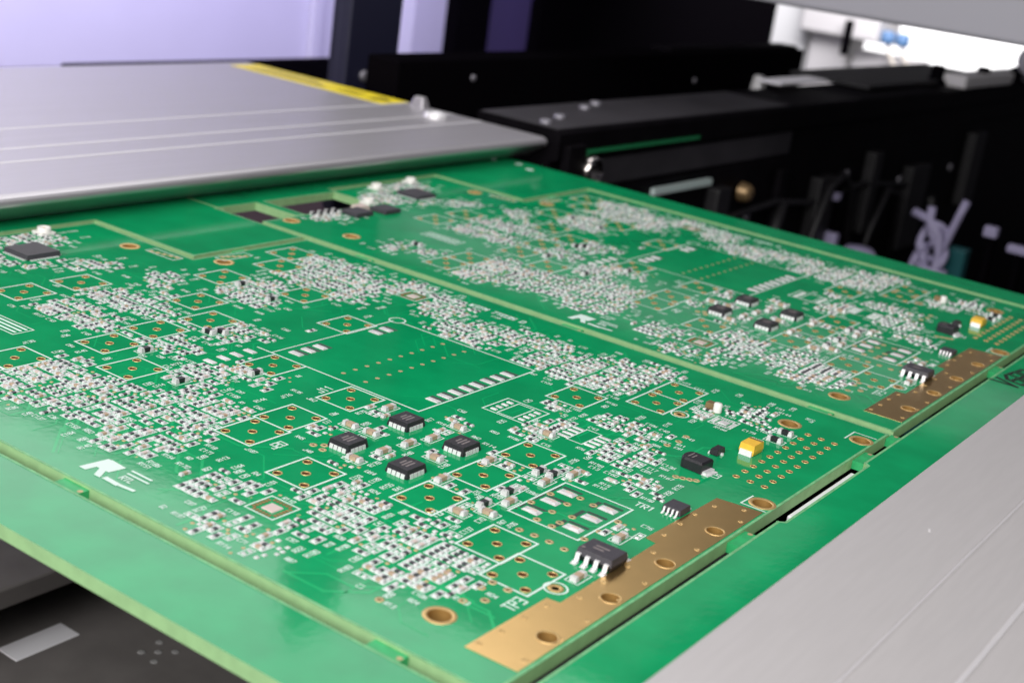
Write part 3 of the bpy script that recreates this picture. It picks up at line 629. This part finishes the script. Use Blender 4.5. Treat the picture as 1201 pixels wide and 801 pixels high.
# table of print near the left edge
silk.poly([(-107, 22.6), (-98.3, 22.6), (-98.3, 26.0), (-107, 26.0)], 0.2, Z1, 'silk')
for i in range(3): silk.line(-106.3, 23.4+i*0.9, -99, 23.4+i*0.9, 0.42, Z1+.004, 'silk')
mark(-107.5, -98, 22, 26.5)
for u, v, r in ((-119, 67.6, 0), (-112.4, 77.5, 1)):   # small hatched fields beside the edge hole
    a, b = (3.4, 1.1) if r == 0 else (1.1, 3.4)
    silk.poly([(u-a, v-b), (u+a, v-b), (u+a, v+b), (u-a, v+b)], 0.2, Z1, 'silk'); mark(u-a-.3, u+a+.3, v-b-.3, v+b+.3)
    for i in range(5):
        pads.box(u+(i-2)*a*.36, v+(i-2)*b*.3, .9, .7, 0, 0.08, 'via')
# corner brackets of print round the two edge holes
silk.poly([(-3.6, 60.3), (-3.7, 57.1), (-0.5, 57.1)], 0.22, Z1, 'silk', False); silk.poly([(-3.8, 90.6), (-3.8, 94.2), (-0.5, 94.2)], 0.22, Z1, 'silk', False)

# ---- small components
def two_terminal(L, W, H, k, tf=0.54):
    b = MB()
    b.box(0, 0, L*0.62, W*0.92, 0.02, H, k)
    for s in (-1, 1):
        b.box(s*(L/2+0.04), 0, L*tf, W*1.08, 0.005, H*1.06, 'solder', top=(L*tf*0.66, W*0.86))
    return b
TR = two_terminal(0.90, 0.50, 0.20, 'res'); TC = two_terminal(0.92, 0.52, 0.30, 'tan'); TP = two_terminal(0.90, 0.50, 0.28, 'pink')
TBIG = two_terminal(1.55, 0.85, 0.55, 'tan', 0.40); TDIO = two_terminal(1.5, 0.85, 0.65, 'black', 0.42)
EMPTY = MB()
for s in (-1, 1): EMPTY.box(s*0.42, 0, 0.44, 0.48, 0, 0.1, 'solder', top=(0.36, 0.38))
items = []     # (kind, u, v, rz)
def put(kind, u, v, rz=0.0, L=2.0, W=1.0, chk=False):
    a, b = (L, W) if abs(math.sin(rz)) < .5 else (W, L)
    if chk and not free(u-a/2+.1, u+a/2-.1, v-b/2+.1, v+b/2-.1): return False
    mark(u-a/2, u+a/2, v-b/2, v+b/2); items.append((kind, u, v, rz)); return True
# chips first, so that nothing else lands on them
SQ = [(-44.5, 42.3), (-44.4, 31.0), (-35.2, 41.9), (-35.2, 31.0)]
for u, v in SQ: mark(u-2.6, u+2.6, v-2.8, v+2.8)
mark(-10, -4.2, 26, 33.6); mark(-9.8, -6.2, 45.6, 51); mark(-16, -9.8, 60.4, 65.5); mark(-12.6, -8.6, 70, 77); mark(-14.5, -12, 67.3, 71)
mark(-133, -125, 44.5, 52.5)
H2 = math.pi/2
for u, v, r in ((-30.7, 41.7, H2), (-22.1, 33.9, H2), (-22.6, 42.1, H2), (-22.0, 29.5, 0), (-8.5, 36.3, H2), (-6.6, 24.6, H2), (-35.4, 36.8, 0), (-39.7, 47.2, 0), (-31.1, 55.2, 0), (-45.3, 36.4, 0), (-40.2, 37.6, H2),
                (-41.2, 28.6, 0), (-31.0, 32.6, H2), (-39.5, 41.5, H2), (-48.6, 36.2, 0), (-49.5, 44.8, H2), (-40.6, 33.2, H2), (-21.6, 46.8, H2), (-24.3, 27.0, 0)):
    put('big', u, v, r, 2.6, 1.5)
for u, v, r in ((-99.6, 66.8, H2), (-91.2, 65.1, H2), (-84.6, 45.8, 0), (-83.7, 47.4, 0), (-68.7, 39.4, H2), (-72.1, 29.1, H2), (-83.6, 33.2, H2), (-24.8, 44.0, H2), (-23.2, 44.6, H2), (-23.7, 36.0, H2), (-23.6, 30.9, H2),
                (-101.7, 15.0, 0), (-10.0, 80.4, 0), (-10.1, 84.2, 0)):
    put('diode', u, v, r, 2.4, 1.4)
cr = random.Random(11)
def inside(pts, u, v):
    c = False; n = len(pts)
    for i in range(n):
        (x0, y0), (x1, y1) = pts[i], pts[i-1]
        if (y0 > v) != (y1 > v) and u < (x1-x0)*(v-y0)/(y1-y0)+x0: c = not c
    return c
for ci, poly in enumerate(CL):
    us = [p[0] for p in poly]; vs = [p[1] for p in poly]
    blocks = {}
    v = min(vs)-0.4
    # rows in both senses: parts across the row or along it, changing from block to block
    BU, BV = 5.2, 4.3
    nb = int((max(us)-min(us))/BU)+1; mb_ = int((max(vs)-min(vs))/BV)+1
    for ib in range(-1, nb+1):
        for jb in range(-1, mb_+1):
            along = cr.random() < 0.35
            pu, pv = (1.86, 0.94) if along else (0.94, 1.86)
            x0 = min(us)-0.3+ib*BU+cr.uniform(0, .3); y0 = min(vs)-0.3+jb*BV+cr.uniform(0, .3)
            for i in range(int(BU/pu+.3)):
                for j in range(int(BV/pv+.3)):
                    u = x0+(i+.5)*pu; w = y0+(j+.5)*pv
                    if not inside(poly, u + cr.gauss(0, .9), w + cr.gauss(0, .9)) or cr.random() < 0.06: continue
                    r = cr.random()
                    kind = 'res' if r < .58 else 'tan' if r < .74 else 'pink' if r < .86 else 'empty'
                    put(kind, u + cr.uniform(-.04, .04), w + cr.uniform(-.04, .04), 0.0 if along else H2, 1.6, 0.78, True)
for poly in CL:     # fill what the rows left open
    us = [p[0] for p in poly]; vs = [p[1] for p in poly]
    for _ in range(int((max(us)-min(us))*(max(vs)-min(vs))*5)):
        u = cr.uniform(min(us)-1, max(us)+1); v = cr.uniform(min(vs)-1, max(vs)+1)
        if inside(poly, u + cr.gauss(0, 1.1), v + cr.gauss(0, 1.1)): put(cr.choice(('res', 'res', 'res', 'res', 'res', 'tan', 'empty')), u, v, cr.choice((0.0, H2)), 1.6, 0.76, True)
    for _ in range(int((max(us)-min(us))*(max(vs)-min(vs))*4)):
        u = cr.uniform(min(us), max(us)); v = cr.uniform(min(vs), max(vs))
        if inside(poly, u, v) and free(u-.25, u+.25, v-.25, v+.25):
            if cr.random() < 0.6: vias.lathe(u, v, [(0.27, 0.0), (0.24, 0.05), (0.0, 0.05)], 'via', 7)
            else: pads.box(u, v, 0.5, 0.5, 0, 0.1, 'solder', top=(0.4, 0.4))
            mark(u-.28, u+.28, v-.28, v+.28)
for kind, u, v, rz in list(items):
    if kind in ('res', 'tan', 'pink', 'empty') and cr.random() < 0.8:
        a, b = (0.86, 0.42) if rz == 0.0 else (0.42, 0.86)
        silk.poly([(u-a, v-b), (u+a, v-b), (u+a, v+b), (u-a, v+b)], 0.14, Z1, 'silk')
    elif kind in ('big', 'diode'):
        a, b = (1.4, 0.8) if rz == 0.0 else (0.8, 1.4)
        silk.poly([(u-a, v-b), (u+a, v-b), (u+a, v+b), (u-a, v+b)], 0.14, Z1, 'silk')
# reference designators where there is room
def refdes(u, v, span, tries, letters):
    for _ in range(tries):
        s = cr.choice(letters) + str(cr.randint(1, 199)); h = cr.choice((0.6, 0.68))
        L = len(s)*h*0.73
        x = u + cr.uniform(-span, span); y = v + cr.uniform(-span, span)
        if cr.random() < 0.5: bb = (x, x+L, y, y+h)
        else: bb = (x-h, x, y, y+L)
        if free(bb[0]-.1, bb[1]+.1, bb[2]-.1, bb[3]+.1):
            text(silk, s, x, y, h, (1, 0) if bb[1]-bb[0] > bb[3]-bb[2] else (0, 1), w=0.11); mark(bb[0]-.15, bb[1]+.15, bb[2]-.15, bb[3]+.15); return
for it in list(items):
    if cr.random() < 0.9: refdes(it[1], it[2], 3.4, 10, 'RC' if it[0] != 'diode' else 'D')
for u, v in JACKS: refdes(u, v, 5.5, 12, 'J')
for u, v in SQ: refdes(u, v, 4.2, 12, 'U')
for it in list(items):
    for _ in range(3):
        if cr.random() < 0.28:
            x = it[1]+cr.uniform(-1.6, 1.6); y = it[2]+cr.uniform(-1.6, 1.6)
            if free(x-.26, x+.26, y-.26, y+.26): vias.disc(x, y, 0.24, 0.02, 'via', 7); mark(x-.2, x+.2, y-.2, y+.2)

tracks = MB()
tr_ = random.Random(21)
pool = [it for it in items if it[0] in ('res', 'tan', 'pink', 'big')]
KEEP = [(u, v, 2.2) for u, v in MOUNT] + [(u, v, 0.95) for u, v in JH] + [(u, v, 0.85) for u, v in HEADER]
for _ in range(700):
    it = tr_.choice(pool); x, y = it[1], it[2]; pts = [(x, y)]
    d = tr_.randrange(8)
    for k in range(tr_.randint(2, 4)):
        L = tr_.uniform(1.2, 7.0 if k else 4.0); x += L*math.cos(d*math.pi/4); y += L*math.sin(d*math.pi/4)
        if not (-139 < x < -1 and 1 < y < 97): break
        pts.append((x, y)); d += tr_.choice((-1, 1))
    bad = False
    for (x0, y0), (x1, y1) in zip(pts, pts[1:]):
        for hu, hv, hr in KEEP:
            t_ = max(0, min(1, ((hu-x0)*(x1-x0)+(hv-y0)*(y1-y0))/max(1e-6, (x1-x0)**2+(y1-y0)**2)))
            if (x0+t_*(x1-x0)-hu)**2+(y0+t_*(y1-y0)-hv)**2 < hr*hr: bad = True
    if len(pts) > 1 and not bad and not any(px < -113 and (py > 68 or py < 34) for px, py in pts):
        w_ = tr_.choice((0.16, 0.16, 0.2, 0.34))
        for (x0, y0), (x1, y1) in zip(pts, pts[1:]):
            tracks.line(x0, y0, x1, y1, w_, 0.004, 'maskcu')
track_me = tracks.mesh('copper_tracks')

# ---- shared meshes of the holes
def hole_mesh(name, ro, ri, k, n=14, wall='holewall'):
    b = MB(); b.lathe(0, 0, [(ro, 0.004), (ro*0.98, 0.05), (ri*1.04, 0.05), (ri*0.98, 0.0)], k, n)
    b.lathe(0, 0, [(ri*0.98, 0.0), (ri*0.97, -1.58)], wall, n); return b.mesh(name)
jh = hole_mesh('jack_hole', 0.60, 0.475, 'ring', 14); hh = hole_mesh('header_hole', 0.50, 0.34, 'ring', 10)
mh = hole_mesh('mounting_hole', 1.75, 1.25, 'ring', 22, 'goldwall'); sh = hole_mesh('strip_hole', 1.25, 1.02, 'ring', 20, 'goldwall')
cuts = [circle(u, v, 0.50, 12) for u, v in JH] + [circle(u, v, 0.375, 10) for u, v in HEADER] + [circle(u, v, 1.26, 18) for u, v in MOUNT] + [circle(u, v, 1.03, 18) for u, v in STRIP_HOLES]

def strip_mesh():
    cu = MB(); return cu
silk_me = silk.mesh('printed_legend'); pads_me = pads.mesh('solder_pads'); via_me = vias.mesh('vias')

# ---- larger parts (meshes made once)
def mesh_box(name, parts):
    b = MB()
    for p in parts: b.box(*p[:-1], p[-1]) if len(p) == 7 else b.box(*p[:7], top=p[7])
    return b
sqb = MB(); sqb.box(0, 0, 3.7, 4.1, 0.25, 1.25, 'black', top=(3.3, 3.7)); sqb.box(0, 0, 3.7, 4.1, 0.02, 0.25, 'black')
sqm = sqb.mesh('square_chip')
sqt = MB()
for i, w in enumerate((1.1, 1.9, 1.6)): sqt.line(-0.6+i*0.6, -w/2, -0.6+i*0.6, w/2, 0.3, 1.256, 'laser')
sqtm = sqt.mesh('chip_marking')
def foot(L):
    b = MB(); n = 4
    for i in range(n): b.box((i-(n-1)/2)*L/n, 0, L/n*0.82, 0.34, 0.0, 0.62, 'tin', top=(L/n*0.8, 0.12))
    b.box(0, -0.1, L, 0.12, 0.0, 0.5, 'tin'); return b.mesh('terminal_row')
ftm = foot(3.0)
so = MB(); so.box(0, 0, 4.9, 3.8, 0.75, 1.6, 'greychip', top=(4.6, 3.4)); so.box(0, 0, 4.6, 3.4, 0.15, 0.75, 'black', top=(4.9, 3.8)); som = so.mesh('eight_pin_chip')
sot = MB()
for i, w in enumerate((1.5, 1.1)): sot.line(-0.9, 0.35-i*0.7, -0.9+w, 0.35-i*0.7, 0.36, 1.606, 'laser')
sot.disc(-1.9, -1.2, 0.25, 1.606, 'laser'); sotm = sot.mesh('chip_marking')
def gull(w, s=1.0):
    b = MB(); P = [(0, 0.95), (-0.35, 0.92), (-0.55, 0.12), (-1.05, 0.08)]; T = 0.16
    vs = []; 
    for (y, z) in P:
        for x in (-w/2, w/2): vs += [(x, y*s, z*s), (x, y*s-0.05, z*s+T)]
    fs = []
    for i in range(3):
        a = i*4; c = a+4
        fs += [(a+1, c+1, c+3, a+3), (a, a+2, c+2, c), (a, c, c+1, a+1), (a+2, a+3, c+3, c+2)]
    fs.append((12, 14, 15, 13)); b.add(vs, fs, 'tin'); b.box(0, -0.95*s, w*1.3, 0.9*s, 0, 0.07, 'solder'); return b.mesh('pin', True)
gm = gull(0.56); gms = gull(0.26, 0.7)
ms = MB(); ms.box(0, 0, 2.9, 3.0, 0.1, 0.95, 'greychip', top=(2.7, 2.8)); msm = ms.mesh('small_eight_pin_chip')
# regulator with a rounded back
rg = MB()
N = 10; pr = [(2.2, -1.7), (2.2, 1.7), (-1.1, 1.7)] + [(-1.1-1.0*math.sin(math.pi*i/N), 1.7*math.cos(math.pi*i/N)) for i in range(1, N)] + [(-1.1, -1.7)]
n = len(pr)
rg.add([(a, b, 0.1) for a, b in pr] + [(a, b, 1.5) for a, b in pr] + [(a*0.9, b*0.88, 1.85) for a, b in pr],
       [(i, (i+1) % n, n+(i+1) % n, n+i) for i in range(n)] + [(n+i, n+(i+1) % n, 2*n+(i+1) % n, 2*n+i) for i in range(n)] + [tuple(range(2*n, 3*n))], 'black')
rgm = rg.mesh('voltage_regulator', True)
rt = MB(); rt.box(0, 0, 0.9, 2.6, 0.05, 0.5, 'tin'); rt.box(0.2, 0, 1.6, 3.0, 0, 0.12, 'solder'); rtm = rt.mesh('heat_tab')
rmk = MB(); rmk.line(-0.9, -0.8, -0.9, 0.9, 0.22, 1.86, 'laser'); rmk.line(-0.2, -0.8, -0.2, 0.5, 0.22, 1.86, 'laser'); rmkm = rmk.mesh('chip_marking')
ta = MB(); ta.box(0, 0, 2.7, 3.7, 0.75, 1.9, 'yellow', top=(2.45, 3.45)); ta.box(0, 0, 2.4, 3.5, 0.1, 0.75, 'yellow', top=(2.7, 3.7)); tam = ta.mesh('tantalum_capacitor')
tt = MB(); tt.box(0, 0, 2.2, 0.7, 0.02, 0.95, 'tin', top=(2.1, 0.4)); ttm = tt.mesh('end_terminal')
tb = MB(); tb.box(0, 0.1, 2.4, 0.5, 1.905, 1.93, 'brown'); tbm = tb.mesh('polarity_band')
s3 = MB(); s3.box(0, 0, 1.5, 2.8, 0.15, 1.05, 'black', top=(1.3, 2.6)); s3m = s3.mesh('three_pin_transistor')
s3p = MB(); s3p.box(0, 0, 0.5, 0.5, 0, 0.4, 'tin', top=(0.3, 0.4)); s3pm = s3p.mesh('pin')
ff = {}
for nm, a, b, h, k in (('flat_chip', 6.2, 6.4, 0.9, 'greychip'), ('power_chip', 4.4, 5.0, 0.9, 'greychip'), ('shield_block', 2.6, 3.2, 0.9, 'pink')):
    q = MB(); q.box(0, 0, a, b, 0.12, h, k, top=(a-.2, b-.2)); ff[nm] = q.mesh(nm)
fl = MB()
for i in range(9):
    fl.box((i-4)*0.62, 0, 0.34, 0.6, 0, 0.14, 'tin')
fl.box(0, -0.27, 5.3, 0.06, 0, 0.13, 'tin')
flm = fl.mesh('terminal_row')
ux = MB(); ux.box(0, 0, 2.8, 2.8, 0.02, 0.45, 'ceramic'); ux.lathe(0, 0, [(1.15, 0.45), (1.15, 1.2), (0.8, 1.25), (0.75, 0.6), (0, 0.6)], 'ceramic', 16); ux.lathe(0, 0, [(0.3, 1.1), (0.0, 1.15)], 'ring', 8); uxm = ux.mesh('coaxial_socket')
wc = MB(); wc.lathe(0, 0, [(0.62, 0.05), (0.62, 1.25), (0.5, 1.4), (0, 1.42)], 'ceramic', 14); wcm = wc.mesh('white_capacitor')
bc = MB(); bc.box(0, 0, 1.4, 1.2, 0.05, 1.0, 'brown', top=(1.3, 1.1)); bcm = bc.mesh('brown_inductor')

KM = {'res': TR, 'tan': TC, 'pink': TP, 'big': TBIG, 'diode': TDIO}
KN = {'res': 'chip_resistor', 'tan': 'ceramic_capacitor', 'pink': 'ceramic_capacitor', 'big': 'ceramic_capacitor', 'diode': 'diode'}
KMESH = {k: KM[k].mesh({'res': 'chip_resistor', 'tan': 'ceramic_capacitor', 'pink': 'pale_capacitor', 'big': 'large_capacitor', 'diode': 'diode'}[k]) for k in KM}
boards = []
board_me = None
allitems = []
for bi, dy in enumerate((0, 100)):
    if board_me is None:
        bd = sheet_with_holes('circuit_board', BOARD, cuts, -1.6, 0.0, panel); board_me = bd.data
        # gold strip with its own holes
        st_ = sheet_with_holes('gold_ground_strip', STRIP, [circle(u, v, 1.02, 18) for u, v in STRIP_HOLES], 0.012, 0.045, bd, kind='gold')
        st_.data.materials[1] = M['gold']; strip_me = st_.data
        sv = MB(); sr = random.Random(5)
        for u, v in ((-5.9, 6.2), (-1.2, 7.0), (-5.7, 9.6), (-5.8, 13.5), (-5.6, 17.2), (-4.2, 21.2), (-1.1, 17.8), (-4.3, 26.0), (-1.2, 29.3), (-4.4, 31.2), (-4.2, 36.4), (-1.2, 41.0), (-5.6, 41.3), (-5.8, 45.5), (-5.9, 49.3), (-1.2, 52.0), (-5.4, 53.4), (-2.4, 55.4), (-1.0, 12.9), (-1.1, 23.9)):
            sv.lathe(u, v, [(0.36, 0.046), (0.32, 0.09), (0.2, 0.085), (0.16, 0.05), (0, 0.048)], 'ring', 8)
        strip_vias = sv.mesh('strip_via')
    else:
        bd = place('circuit_board', board_me, panel, (0, dy, 0)); st_ = place('gold_ground_strip', strip_me, bd)
    bd['label'] = ('near circuit board with the bright gold strip', 'far circuit board with the dark brown strip')[bi]
    o = place('strip_vias', strip_vias, bd); o['kind'] = 'stuff'
    place('printed_legend', silk_me, bd); place('routed_rim', rim_me, bd)
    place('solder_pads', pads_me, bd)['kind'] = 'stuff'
    place('vias', via_me, bd)['kind'] = 'stuff'
    place('copper_tracks', track_me, bd)['kind'] = 'stuff'
    for u, v in JH: place('jack_hole', jh, bd, (u, v, 0))
    for u, v in HEADER: place('header_hole', hh, bd, (u, v, 0))
    for u, v in MOUNT: place('mounting_hole', mh, bd, (u, v, 0))
    for u, v in STRIP_HOLES: place('strip_hole', sh, bd, (u, v, 0.04))
    L = (lambda u, v: (u, v+dy, 0))
    for u, v in SQ:
        c = place('square_chip', sqm, panel, L(u, v)); c.scale = (.9, .9, .9); place('chip_marking', sqtm, c)
        for rz, d in ((0, (0, 2.02)), (math.pi, (0, -2.02)), (-H2, (1.82, 0)), (H2, (-1.82, 0))): place('terminal_row', ftm, c, (d[0], d[1], 0), rz)
    c = place('eight_pin_chip', som, panel, L(-7.05, 29.8)); c.scale = (.92, .92, .92); place('chip_marking', sotm, c)
    for i in range(4):
        place('pin', gm, c, ((i-1.5)*1.27, -1.85, 0)); place('pin', gm, c, ((i-1.5)*1.27, 1.85, 0), math.pi)
    c = place('small_eight_pin_chip', msm, panel, L(-7.95, 48.3)); c.scale = (.86, .86, .86)
    for i in range(4):
        place('pin', gms, c, ((i-1.5)*0.66, -1.4, 0)); place('pin', gms, c, ((i-1.5)*0.66, 1.4, 0), math.pi)
    c = place('voltage_regulator', rgm, panel, L(-12.9, 62.2), math.radians(-4)); c.scale = (.83, .83, .83); place('heat_tab', rtm, c, (2.4, 0, 0)); place('chip_marking', rmkm, c)
    c = place('tantalum_capacitor', tam, panel, L(-10.4, 73.6)); c.scale = (.82, .82, .82); place('end_terminal', ttm, c, (0, -1.9, 0)); place('end_terminal', ttm, c, (0, 1.9, 0), math.pi); place('polarity_band', tbm, c, (0, 1.2, 0))
    c = place('three_pin_transistor', s3m, panel, L(-13.2, 69.2)); c.scale = (.8, .8, .8)
    for a, b in ((-0.9, -0.9), (-0.9, 0.9), (0.9, 0)): place('pin', s3pm, c, (a, b, 0))
    c = place('flat_chip', ff['flat_chip'], panel, L(-129.2, 48.6)); 
    for rz, d in ((0, (0, 3.35)), (math.pi, (0, -3.35)), (-H2, (3.25, 0)), (H2, (-3.25, 0))): place('terminal_row', flm, c, (d[0], d[1], 0), rz)
    place('power_chip', ff['power_chip'], panel, L(-122.6, 30.2)); place('power_chip', ff['power_chip'], panel, L(-123.5, 22.4)); place('shield_block', ff['shield_block'], panel, L(-126.2, 26.4))
    for u, v in ((-129.0, 32.2), (-137.6, 44.8), (-138.4, 57.8)): place('coaxial_socket', uxm, panel, L(u, v))
    place('white_capacitor', wcm, panel, L(-20.6, 83.6)); place('brown_inductor', bcm, panel, L(-21.9, 84.2))
    for k in range(4):
        place('diode', KMESH['diode'], panel, L(-126.6, 13.2+2.1*k), 0.0)
    for it in items: allitems.append((it[0], it[1], it[2]+dy, it[3]))
CAMP = (55.2, -90.2, 66.4)
groups = {}
for it in allitems:
    d = (it[1]-CAMP[0])**2 + (it[2]-CAMP[1])**2 + CAMP[2]**2
    # what lies outside the frame counts as small
    X = Vector(((it[1]-CAMP[0]), (it[2]-CAMP[1]), -CAMP[2])); zc = X.dot(fwd); xc = X.dot(right)/zc*1624; yc = X.dot(down)/zc*1624
    if abs(xc) > 610 or abs(yc) > 410: d += 1e6
    nm = KN.get(it[0], 'empty_land'); groups.setdefault(nm, []).append((d, it))
stuff_names = {'chip_resistor': 'small_resistors', 'ceramic_capacitor': 'small_capacitors', 'diode': 'small_diodes', 'empty_land': 'empty_lands'}
for nm, L in groups.items():
    L.sort(key=lambda q: q[0])
    keep = 0 if nm == 'empty_land' else (290 if nm != 'diode' else 290)
    rest = MB()
    for i, (d, (k, u, v, rz)) in enumerate(L):
        if i < keep: place(nm, KMESH[k], panel, (u, v, 0), rz)
        else: rest.merge(KM.get(k, EMPTY), u, v, rz)
    if rest.f:
        o = rest.build(stuff_names[nm], panel); o['kind'] = 'stuff'
print('components', {k: len(v) for k, v in groups.items()})
